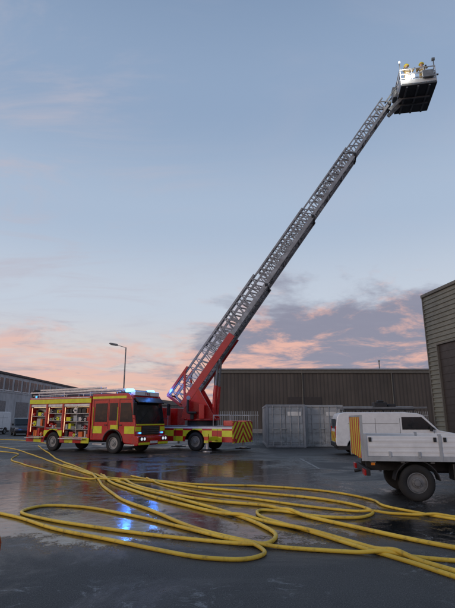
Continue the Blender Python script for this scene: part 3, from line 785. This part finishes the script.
# ================================================================= TIPPER TRUCK
def tipper():
    g = G('dropside_truck', (3.08, 11.29, 0), rad(-8))
    b = B()
    for y in (-.38, .38): bb(b, .1, 5.0, y-.04, y+.04, .56, .74)
    for x in (.3, 1.4, 2.4): bb(b, x, x+.1, -.35, .35, .6, .7)
    g.add('chassis_rails', b, 'chassis')
    b = B()
    bb(b, 0, 3.1, -.98, .98, .84, .92)
    for x in (.15, .75, 1.35, 1.95, 2.55): bb(b, x, x+.08, -.95, .95, .76, .84)
    g.add('bed_floor', b, 'steel')
    for s_ in (-1, 1):
        b = B(); bb(b, .04, 3.06, .965*s_, 1.0*s_, .9, 1.32); g.add('side_board', b, 'white', .01)
        b = B()
        for z in (.98, 1.09, 1.2): bb(b, .1, 3.0, 1.0*s_, 1.008*s_, z, z+.04)
        g.add('side_board_ribs', b, 'white')
        b = B()
        for x in (.0, 1.53, 3.06): bb(b, x, x+.06, .96*s_, 1.025*s_, .8, 1.36)
        bb(b, .0, 3.1, .95*s_, 1.02*s_, .80, .898)
        for x in (.5, 1.1, 2.1, 2.6): bb(b, x, x+.05, 1.0*s_, 1.03*s_, .87, 1.0)
        g.add('bed_posts', b, 'light_grey', .004)
        b = B()
        for x in (.1, 1.43, 1.63, 2.96): bb(b, x, x+.06, 1.01*s_, 1.03*s_, 1.2, 1.29)
        g.add('board_latches', b, 'chassis', .004)
    b = B(); bb(b, -.05, -.005, -.98, .98, .84, 1.72); g.add('chevron_tail_board', b, 'chev_side', .006)
    b = B()
    for y in (-1.0, .96): bb(b, -.06, -.0, y, y+.04, .8, 1.76)
    bb(b, -.06, -.0, -.96, .96, 1.725, 1.76); g.add('tail_frame', b, 'light_grey')
    b = B(); bb(b, 3.12, 3.17, -.98, .98, .86, 1.9)
    g.add('headboard', b, 'white', .01)
    b = B(); bb(b, .02, .1, -.98, .98, .5, .64); g.add('rear_bar', b, 'chassis', .01)
    for s_ in (-1, 1):
        b = B(); bb(b, -.02, .02, .62*s_, .94*s_, .5, .62); g.add('tail_lamp', b, 'redlamp', .005)
        b = B(); bb(b, .12, .2, 1.0*s_, 1.012*s_, .72, .77); bb(b, 2.3, 2.38, 1.0*s_, 1.01*s_, .72, .77); g.add('side_marker', b, 'amber')
        b = B(); pts = arc(1.05, .36, .46, .42, 12)
        for a, c in zip(pts, pts[1:]): beam(b, (a[0], .82*s_, a[1]), (c[0], .82*s_, c[1]), .02, .3, Vector((0, 1, 0)))
        g.add('mudguard', b, 'black')
        wheel(g, 1.05, .82*s_, s_, .365, .23, 'rear_wheel', 'hubg', r_rim=.205)
        wheel(g, 4.35, .82*s_, s_, .365, .23, 'front_wheel', 'hubg', r_rim=.205)
        b = B(); bb(b, 1.8, 2.7, .55*s_, .9*s_, .42, .76); g.add('underbody_box', b, 'black', .02)
    b = B(); cyl(b, (1.05, -.75, .365), (1.05, .75, .365), .06, 10); sphere(b, (1.05, 0, .365), .16); cyl(b, (.2, 0, .55), (-.12, 0, .5), .035, 8); g.add('axle', b, 'chassis')
    b = B(); prism(b, [(3.25, .5), (3.9, .5)] + [(x, z) for x, z in reversed(arc(4.35, .37, .45, .5))] + [(5.2, .42), (5.28, .55), (5.25, 1.05), (4.95, 1.2), (4.35, 1.95), (4.1, 2.03), (3.25, 2.03)], -.92, .92); g.add('cab', b, 'white', .05, seg=3)
    b = B(); prism(b, [(4.96, 1.23), (4.98, 1.25), (4.43, 1.93), (4.41, 1.9)], -.8, .8)
    for s_ in (-1, 1): prism(b, [(3.45, 1.25), (4.7, 1.25), (4.3, 1.85), (3.45, 1.85)], .922*s_, .93*s_)
    g.add('cab_windows', b, 'glass')
tipper()

# ================================================================= VANS AND CARS
def van(name, loc, rz, L=5.2, Hh=1.98, W=1.9, paint='white', rack=False, chev=False):
    g = G(name, loc, rz)
    fx, rx = L-.95, .95; r = .34
    k = Hh/1.98
    prof = [(.05, .42)] + [(x, z) for x, z in reversed(arc(rx, .36, .43, .42))] + [(x, z) for x, z in reversed(arc(fx, .36, .43, .42))] + \
           [(L-.08, .38), (L, .5), (L-.02, .85), (L-.22, 1.02), (L-1.05, 1.15*k), (L-1.75, 1.85*k), (L-2.0, 1.93*k), (L-2.6, Hh), (.45, Hh), (.2, Hh-.07), (.1, Hh-.25), (0, 1.1), (0, .5)]
    b = B(); prism(b, prof, -W/2, W/2); g.add('body', b, paint, .07, seg=3)
    b = B(); prism(b, [(L-1.09, 1.22*k), (L-1.07, 1.22*k), (L-1.7, 1.83*k), (L-1.72, 1.81*k)], -W/2+.12, W/2-.12)
    for s_ in (-1, 1):
        y0, y1 = (W/2+.002)*s_, (W/2+.01)*s_
        prism(b, [(L-2.75, 1.18*k), (L-1.2, 1.18*k), (L-1.82, 1.76*k), (L-2.75, 1.76*k)], y0, y1)
    bb(b, .02, -.012+.05, -W/2+.15, -.05, 1.2, 1.7); bb(b, .02, .038, .05, W/2-.15, 1.2, 1.7)
    g.add('windows', b, 'glass')
    b = B()
    for s_ in (-1, 1):
        y0, y1 = (W/2+.002)*s_, (W/2+.008)*s_
        for x in (L-2.85, L-1.3, L-4.0): bb(b, x, x+.012, y0, y1, .5, 1.7*k if x < L-1.5 else 1.15*k)
        bb(b, 1.45, L-1.5, y0, (W/2+.02)*s_, .62, .72)
        bb(b, .6, L-2.9, y0, y1, 1.45*k, 1.46*k)
    g.add('seams_and_trim', b, 'black')
    b = B(); bb(b, -.06, .12, -W/2+.02, W/2-.02, .38, .6); g.add('rear_bumper', b, 'black', .03)
    b = B()
    for s_ in (-1, 1): bb(b, -.012, .06, s_*(W/2-.12), s_*(W/2-.015), .8, 1.35)
    g.add('tail_lamps', b, 'redlamp', .01)
    b = B()
    for s_ in (-1, 1): bb(b, L-.14, L-.0, s_*(W/2-.35), s_*(W/2-.03), .68, .86)
    g.add('headlamps', b, 'light_grey', .02)
    for s_ in (-1, 1):
        b = B(); box(b, (L-1.45, s_*(W/2+.12), 1.22*k), (.1, .2, .22)); g.add('mirror', b, 'black', .02)
        wheel(g, rx, (W/2-.13)*s_, s_, r, .21, 'rear_wheel'); wheel(g, fx, (W/2-.13)*s_, s_, r, .21, 'front_wheel')
    b = B(); bb(b, .1, L-.2, -W/2+.1, W/2-.1, .25, .45); g.add('underside', b, 'chassis')
    if chev:
        b = B(); bb(b, -.012, -.003, -W/2+.12, W/2-.12, .62, 1.1); g.add('rear_chevrons', b, 'chev')
    if rack:
        b = B()
        for s_ in (-1, 1): beam(b, (.5, s_*.75, Hh+.14), (L-2.0, s_*.75, Hh+.14), .05, .05)
        for x in (.55, 1.3, 2.0, 2.7, L-2.1):
            beam(b, (x, -.78, Hh+.12), (x, .78, Hh+.12), .045, .045)
            for s_ in (-1, 1): beam(b, (x, s_*.76, Hh-.02), (x, s_*.76, Hh+.12), .04, .04)
        g.add('roof_rack', b, 'black')
        b = B()
        for y in (-.6, -.2): beam(b, (.2, y, Hh+.2), (L-1.4, y, Hh+.23), .03, .08)
        x = .35
        while x < L-1.5: cyl(b, (x, -.6, Hh+.22), (x, -.2, Hh+.22), .014, 6); x += .28
        g.add('roof_ladder', b, 'steel')
        b = B(); cyl(b, (.6, .3, Hh+.23), (L-1.8, .3, Hh+.23), .07, 12); g.add('pipe_tube', b, 'light_grey')
        b = B(); bb(b, 2.1, 2.75, -.1, .6, Hh+.16, Hh+.5); bb(b, 2.8, 3.2, .1, .6, Hh+.16, Hh+.42); bb(b, 2.3, 2.6, .0, .4, Hh+.5, Hh+.6); g.add('roof_load', b, 'chassis', .04)
van('white_van', (5.35, 24.0, 0), rad(-6), L=5.9, Hh=2.02, rack=True, chev=True)
van('parked_van', (-27.5, 58, 0), rad(-100), L=5.6, Hh=2.6, W=2.0, paint='white')
van('parked_van', (-24.2, 55, 0), rad(-60), L=4.8, Hh=1.9, W=1.85, paint=mat('dark_car_paint', (.03, .035, .045, 1), .25, coat=.6))
van('parked_van', (-21.8, 57, 0), rad(-20), L=5.0, Hh=2.1, W=1.9, paint='offwhite')

def car(name, loc, rz, paint):
    g = G(name, loc, rz); W = 1.76; L = 4.2
    prof = [(.1, .3), (.4, .28)] + [(x, z) for x, z in reversed(arc(.78, .32, .38, .3))] + [(x, z) for x, z in reversed(arc(3.38, .32, .38, .3))] + \
        [(4.05, .28), (4.18, .4), (4.2, .6), (4.1, .74), (3.9, .82), (3.1, .95), (2.4, 1.4), (2.1, 1.46), (.9, 1.46), (.4, 1.35), (.05, .95), (0, .5)]
    b = B(); prism(b, prof, -W/2, W/2); g.add('body', b, paint, .08, seg=3)
    b = B(); prism(b, [(3.08, 1.0), (3.1, 1.0), (2.45, 1.42), (2.43, 1.4)], -.7, .7)
    for s_ in (-1, 1): prism(b, [(.5, .98), (2.95, .98), (2.35, 1.36), (.75, 1.36)], (W/2+.002)*s_, (W/2+.008)*s_)
    g.add('windows', b, 'glass')
    for s_ in (-1, 1):
        wheel(g, .78, (W/2-.11)*s_, s_, .31, .2, 'rear_wheel'); wheel(g, 3.38, (W/2-.11)*s_, s_, .31, .2, 'front_wheel')
    b = B(); bb(b, 4.0, 4.19, -W/2+.08, W/2-.08, .2, .38); g.add('front_valance', b, 'black', .03)
    b = B()
    for s_ in (-1, 1): bb(b, 4.0, 4.17, s_*.5, s_*.84, .6, .72)
    g.add('headlamps', b, 'light_grey', .02)
car('red_car', (-2.89, .28, 0), rad(90), mat('red_car_paint', (.35, .01, .01, 1), .2, coat=.7))

# ================================================================= HOSES (yellow, lying on the yard)
HOSES = [
 ('e', .024, [(-2.9, 14.6), (-2.2, 13.8), (-0.72, 12.77), (0.88, 12.4), (2.39, 11.41), (3.04, 10.33), (3.08, 9.64), (3.49, 8.96), (3.87, 8.45), (4.8, 7.6)]),
 ('a', .028, [(-23, 40), (-19.36, 40.8), (-16.17, 38.64), (-12.33, 33.18), (-10.5, 29.4)]),
 ('b', .027, [(-14.34, 30.15), (-11.39, 26.31), (-7.77, 20.48), (-5.19, 16.47), (-3.6, 14.26), (-1.82, 13.16), (-0.56, 12.05), (0.75, 11.27), (1.97, 10.45), (2.6, 9.54), (2.65, 8.96), (2.28, 8.53), (1.61, 8.61), (1.05, 9.05), (0.64, 9.14), (0.6, 8.61), (1.11, 7.65), (1.74, 6.59), (2.14, 5.95), (2.42, 5.44), (3.0, 4.6)]),
 ('c', .030, [(-12.28, 31.0), (-6.71, 19.53), (-4.03, 14.75), (-3.09, 12.22), (-2.33, 10.45), (-1.43, 9.14), (-.44, 7.72), (.18, 7.06), (.52, 6.82), (.72, 7.28), (.55, 7.92), (-.05, 8.96), (-.9, 10.2), (-1.88, 11.57), (-2.75, 12.96), (-3.85, 14.5), (-6.1, 18.0)]),
 ('d', .026, [(-5.4, 10.0), (-4.39, 9.14), (-3.57, 8.53), (-2.57, 7.65), (-1.64, 7.0), (-0.93, 6.5), (-0.27, 6.11), (0.21, 6.07), (0.43, 6.32), (0.3, 6.74), (-0.18, 7.22), (-0.92, 7.99), (-1.73, 8.78), (-2.76, 9.54), (-3.57, 9.64), (-3.75, 9.05), (-3.08, 8.37), (-2.15, 7.78), (-1.13, 7.28), (-0.1, 6.89), (0.95, 6.59), (1.92, 6.36), (2.73, 6.07), (3.6, 5.9)]),
 ('f', .031, [(-2.9, 13.6), (-2.35, 12.4), (-1.05, 10.84), (-0.05, 10.09), (0.79, 9.64), (1.36, 8.69), (1.93, 7.85), (2.45, 7.11), (2.96, 6.55), (3.7, 5.9)]),
 ('g', .024, [(-2.3, 13.9), (-1.8, 12.96), (-0.63, 11.27), (0.48, 10.45), (1.42, 9.64), (2.27, 9.14), (3.09, 8.87), (3.95, 8.61), (5.0, 8.3)]),
 ('i', .031, [(-3.9, 14.9), (-3.23, 13.36), (-1.71, 10.84), (-0.51, 9.24), (0.57, 8.2), (1.52, 7.15), (2.16, 6.2), (2.55, 5.6), (3.1, 4.8)]),
 ('k', .024, [(-13.6, 26.6), (-10.6, 24.2), (-9.2, 20.4), (-7.9, 18.6), (-5.6, 15.6), (-4.3, 14.1), (-2.9, 13.2)]),
]
def catmull(pts, step=.06):
    P = [Vector((x, y)) for x, y in pts]
    P = [P[0]*2-P[1]] + P + [P[-1]*2-P[-2]]
    out = []
    for i in range(1, len(P)-2):
        a, b_, c, d = P[i-1:i+3]
        t0 = 0; t1 = t0+max((b_-a).length, .01)**.5; t2 = t1+max((c-b_).length, .01)**.5; t3 = t2+max((d-c).length, .01)**.5
        nn = max(2, int((c-b_).length/step))
        for k in range(nn):
            t = t1+(t2-t1)*k/nn
            A1 = a*((t1-t)/(t1-t0))+b_*((t-t0)/(t1-t0)); A2 = b_*((t2-t)/(t2-t1))+c*((t-t1)/(t2-t1)); A3 = c*((t3-t)/(t3-t2))+d*((t-t2)/(t3-t2))
            B1 = A1*((t2-t)/(t2-t0))+A2*((t-t0)/(t2-t0)); B2 = A2*((t3-t)/(t3-t1))+A3*((t-t1)/(t3-t1))
            out.append(B1*((t2-t)/(t2-t1))+B2*((t-t1)/(t2-t1)))
    out.append(P[-2]); return out
hm, nt, hb = new_mat('hose_yellow')
tc = N(nt, 'ShaderNodeTexCoord'); Pn = tc.outputs['Object']
cc_ = mixc(nt, smooth(nt, noise(nt, Pn, 1.2, 3), .35, .7), (.84, .56, .06, 1), (.66, .42, .04, 1))
cc_ = mixc(nt, smooth(nt, noise(nt, Pn, 9, 4, .7), .50, .8, 0., .8), cc_, (.12, .09, .04, 1))
nt.links.new(cc_, hb.inputs['Base Color']); hb.inputs['Roughness'].default_value = .5
bp = N(nt, 'ShaderNodeBump'); bp.inputs['Strength'].default_value = .35; bp.inputs['Distance'].default_value = .005
nt.links.new(noise(nt, Pn, 70, 1), bp.inputs['Height']); nt.links.new(bp.outputs[0], hb.inputs['Normal'])
prev = []
for idx, (k, r, pts) in enumerate(HOSES):
    sm = catmull(pts)
    ph = random.random()*10
    sm = [Vector((p.x+.035*math.sin(i*.05+ph)+.012*math.sin(i*.15+ph*2), p.y+.04*math.sin(i*.043+ph*3))) for i, p in enumerate(sm)]
    dirs = [(sm[min(i+1, len(sm)-1)]-sm[max(i-1, 0)]).normalized() for i in range(len(sm))]
    h = []
    kd = None
    if prev:
        kd = KDTree(len(prev))
        for i, q in enumerate(prev): kd.insert((q[0].x, q[0].y, 0), i)
        kd.balance()
    for p, dr in zip(sm, dirs):
        z = r
        if kd:
            for co, i, dd in kd.find_range((p.x, p.y, 0), .2):
                pp, pz, pr_, pd = prev[i]
                ang = abs(dr.cross(pd))
                lift = (min(pz+pr_+r, .12)-r)*math.exp(-(dd/.09)**2)*min(1, ang*2.2)
                z = max(z, r+lift)
        h.append(z)
    for _ in range(4): h = [h[0]]+[(h[i-1]+h[i]+h[i+1])/3 for i in range(1, len(h)-1)]+[h[-1]]
    cu = bpy.data.curves.new('fire_hose', 'CURVE'); cu.dimensions = '3D'; cu.bevel_depth = r; cu.bevel_resolution = 4; cu.use_fill_caps = True
    sp = cu.splines.new('POLY'); sp.points.add(len(sm)-1)
    for i, (p, z) in enumerate(zip(sm, h)): sp.points[i].co = (p.x, p.y, z*.97, 1)
    sp.use_smooth = True
    cu.materials.append(hm)
    o = bpy.data.objects.new('fire_hose', cu); COL.objects.link(o)
    prev += [(p, z, r, dr) for p, z, dr in zip(sm, h, dirs)]

# ================================================================= SKY / LIGHT
w = bpy.data.worlds.new('World'); scn.world = w; w.use_nodes = True
nt = w.node_tree; nt.nodes.clear()
out = N(nt, 'ShaderNodeOutputWorld'); bg = N(nt, 'ShaderNodeBackground')
tc = N(nt, 'ShaderNodeTexCoord'); D = tc.outputs['Generated']
sep = N(nt, 'ShaderNodeSeparateXYZ'); nt.links.new(D, sep.inputs[0])
X, Y, Z = sep.outputs
sky = N(nt, 'ShaderNodeTexSky', sky_type='NISHITA'); sky.sun_disc = False
sky.sun_elevation = rad(3); sky.sun_rotation = rad(-110); sky.air_density = 1.; sky.dust_density = 1.
skc = N(nt, 'ShaderNodeVectorMath', operation='SCALE'); nt.links.new(sky.outputs[0], skc.inputs[0]); skc.inputs['Scale'].default_value = .10
ramp = N(nt, 'ShaderNodeValToRGB'); cr = ramp.color_ramp; cr.interpolation = 'EASE'
stops = [(0., (250, 202, 166)), (.05, (242, 208, 184)), (.12, (222, 214, 212)), (.24, (201, 211, 226)), (.42, (175, 193, 217)), (.62, (149, 171, 201)), (.85, (122, 146, 179))]
cr.elements[0].position = 0; cr.elements[0].color = lin(*stops[0][1]); cr.elements[1].position = stops[-1][0]; cr.elements[1].color = lin(*stops[-1][1])
for p, c in stops[1:-1]:
    e = cr.elements.new(p); e.color = lin(*c)
nt.links.new(Z, ramp.inputs[0])
base = mixc(nt, .08, ramp.outputs[0], skc.outputs[0])
Zc = math_n(nt, 'ADD', math_n(nt, 'MAXIMUM', Z, 0.), .10)
comb = N(nt, 'ShaderNodeCombineXYZ'); nt.links.new(math_n(nt, 'DIVIDE', X, Zc), comb.inputs[0]); nt.links.new(math_n(nt, 'DIVIDE', Y, Zc), comb.inputs[1])
CV = comb.outputs[0]
n1 = noise(nt, CV, .75, 7, .61, .3)
ztop = smooth(nt, X, -.22, .14, .18, .34)
dn = math_n(nt, 'ADD', n1, math_n(nt, 'MULTIPLY', math_n(nt, 'SUBTRACT', ztop, Z), 1.7))
cl = smooth(nt, dn, .53, .67)
cl = math_n(nt, 'MULTIPLY', cl, smooth(nt, X, -.25, .1, .66, .96))
n2 = noise(nt, CV, 1.5, 6, .66, .5)
pinkf = math_n(nt, 'ADD', n2, smooth(nt, X, -.4, .4, .1, -.055))
pinkf = math_n(nt, 'ADD', pinkf, smooth(nt, Z, .20, .10, -.02, .03))
ccol = mixc(nt, smooth(nt, pinkf, .43, .62), lin(140, 141, 160), lin(232, 182, 168))
c = mixc(nt, cl, base, ccol)
st = N(nt, 'ShaderNodeMapping'); st.inputs['Scale'].default_value = (1.6, 3.2, 1); st.inputs['Rotation'].default_value = (0, 0, .7); st.inputs['Location'].default_value = (.6, .2, 0); nt.links.new(CV, st.inputs[0])
wmask = math_n(nt, 'MULTIPLY', smooth(nt, X, .05, -.35, .10, .8), smooth(nt, Z, .15, .5, .6, 1.))
wis = math_n(nt, 'MULTIPLY', smooth(nt, noise(nt, st.outputs[0], .8, 6, .62, .9), .44, .70), wmask)
c = mixc(nt, wis, c, lin(186, 184, 197))
nt.links.new(c, bg.inputs[0]); bg.inputs[1].default_value = 1.0
nt.links.new(bg.outputs[0], out.inputs[0])

S = bpy.data.lights.new('sun', 'SUN'); S.energy = .6; S.angle = rad(12); S.color = (1., .78, .62)
o = bpy.data.objects.new('sun', S); COL.objects.link(o)
sd = Vector((-.75, -.6, .22)).normalized()
o.rotation_euler = sd.to_track_quat('Z', 'Y').to_euler()

# ================================================================= CAMERA
cam = bpy.data.cameras.new('camera'); co = bpy.data.objects.new('camera', cam); COL.objects.link(co)
cam.sensor_fit = 'VERTICAL'; cam.sensor_height = 24; cam.lens = 24*457/608
co.location = (0, 0, 1.65); co.rotation_euler = (rad(90)+math.atan(116/457), 0, 0)
cam.clip_end = 5000; cam.clip_start = .05
scn.camera = co
scn.view_settings.view_transform = 'Standard'; scn.view_settings.look = 'None'; scn.view_settings.exposure = 0
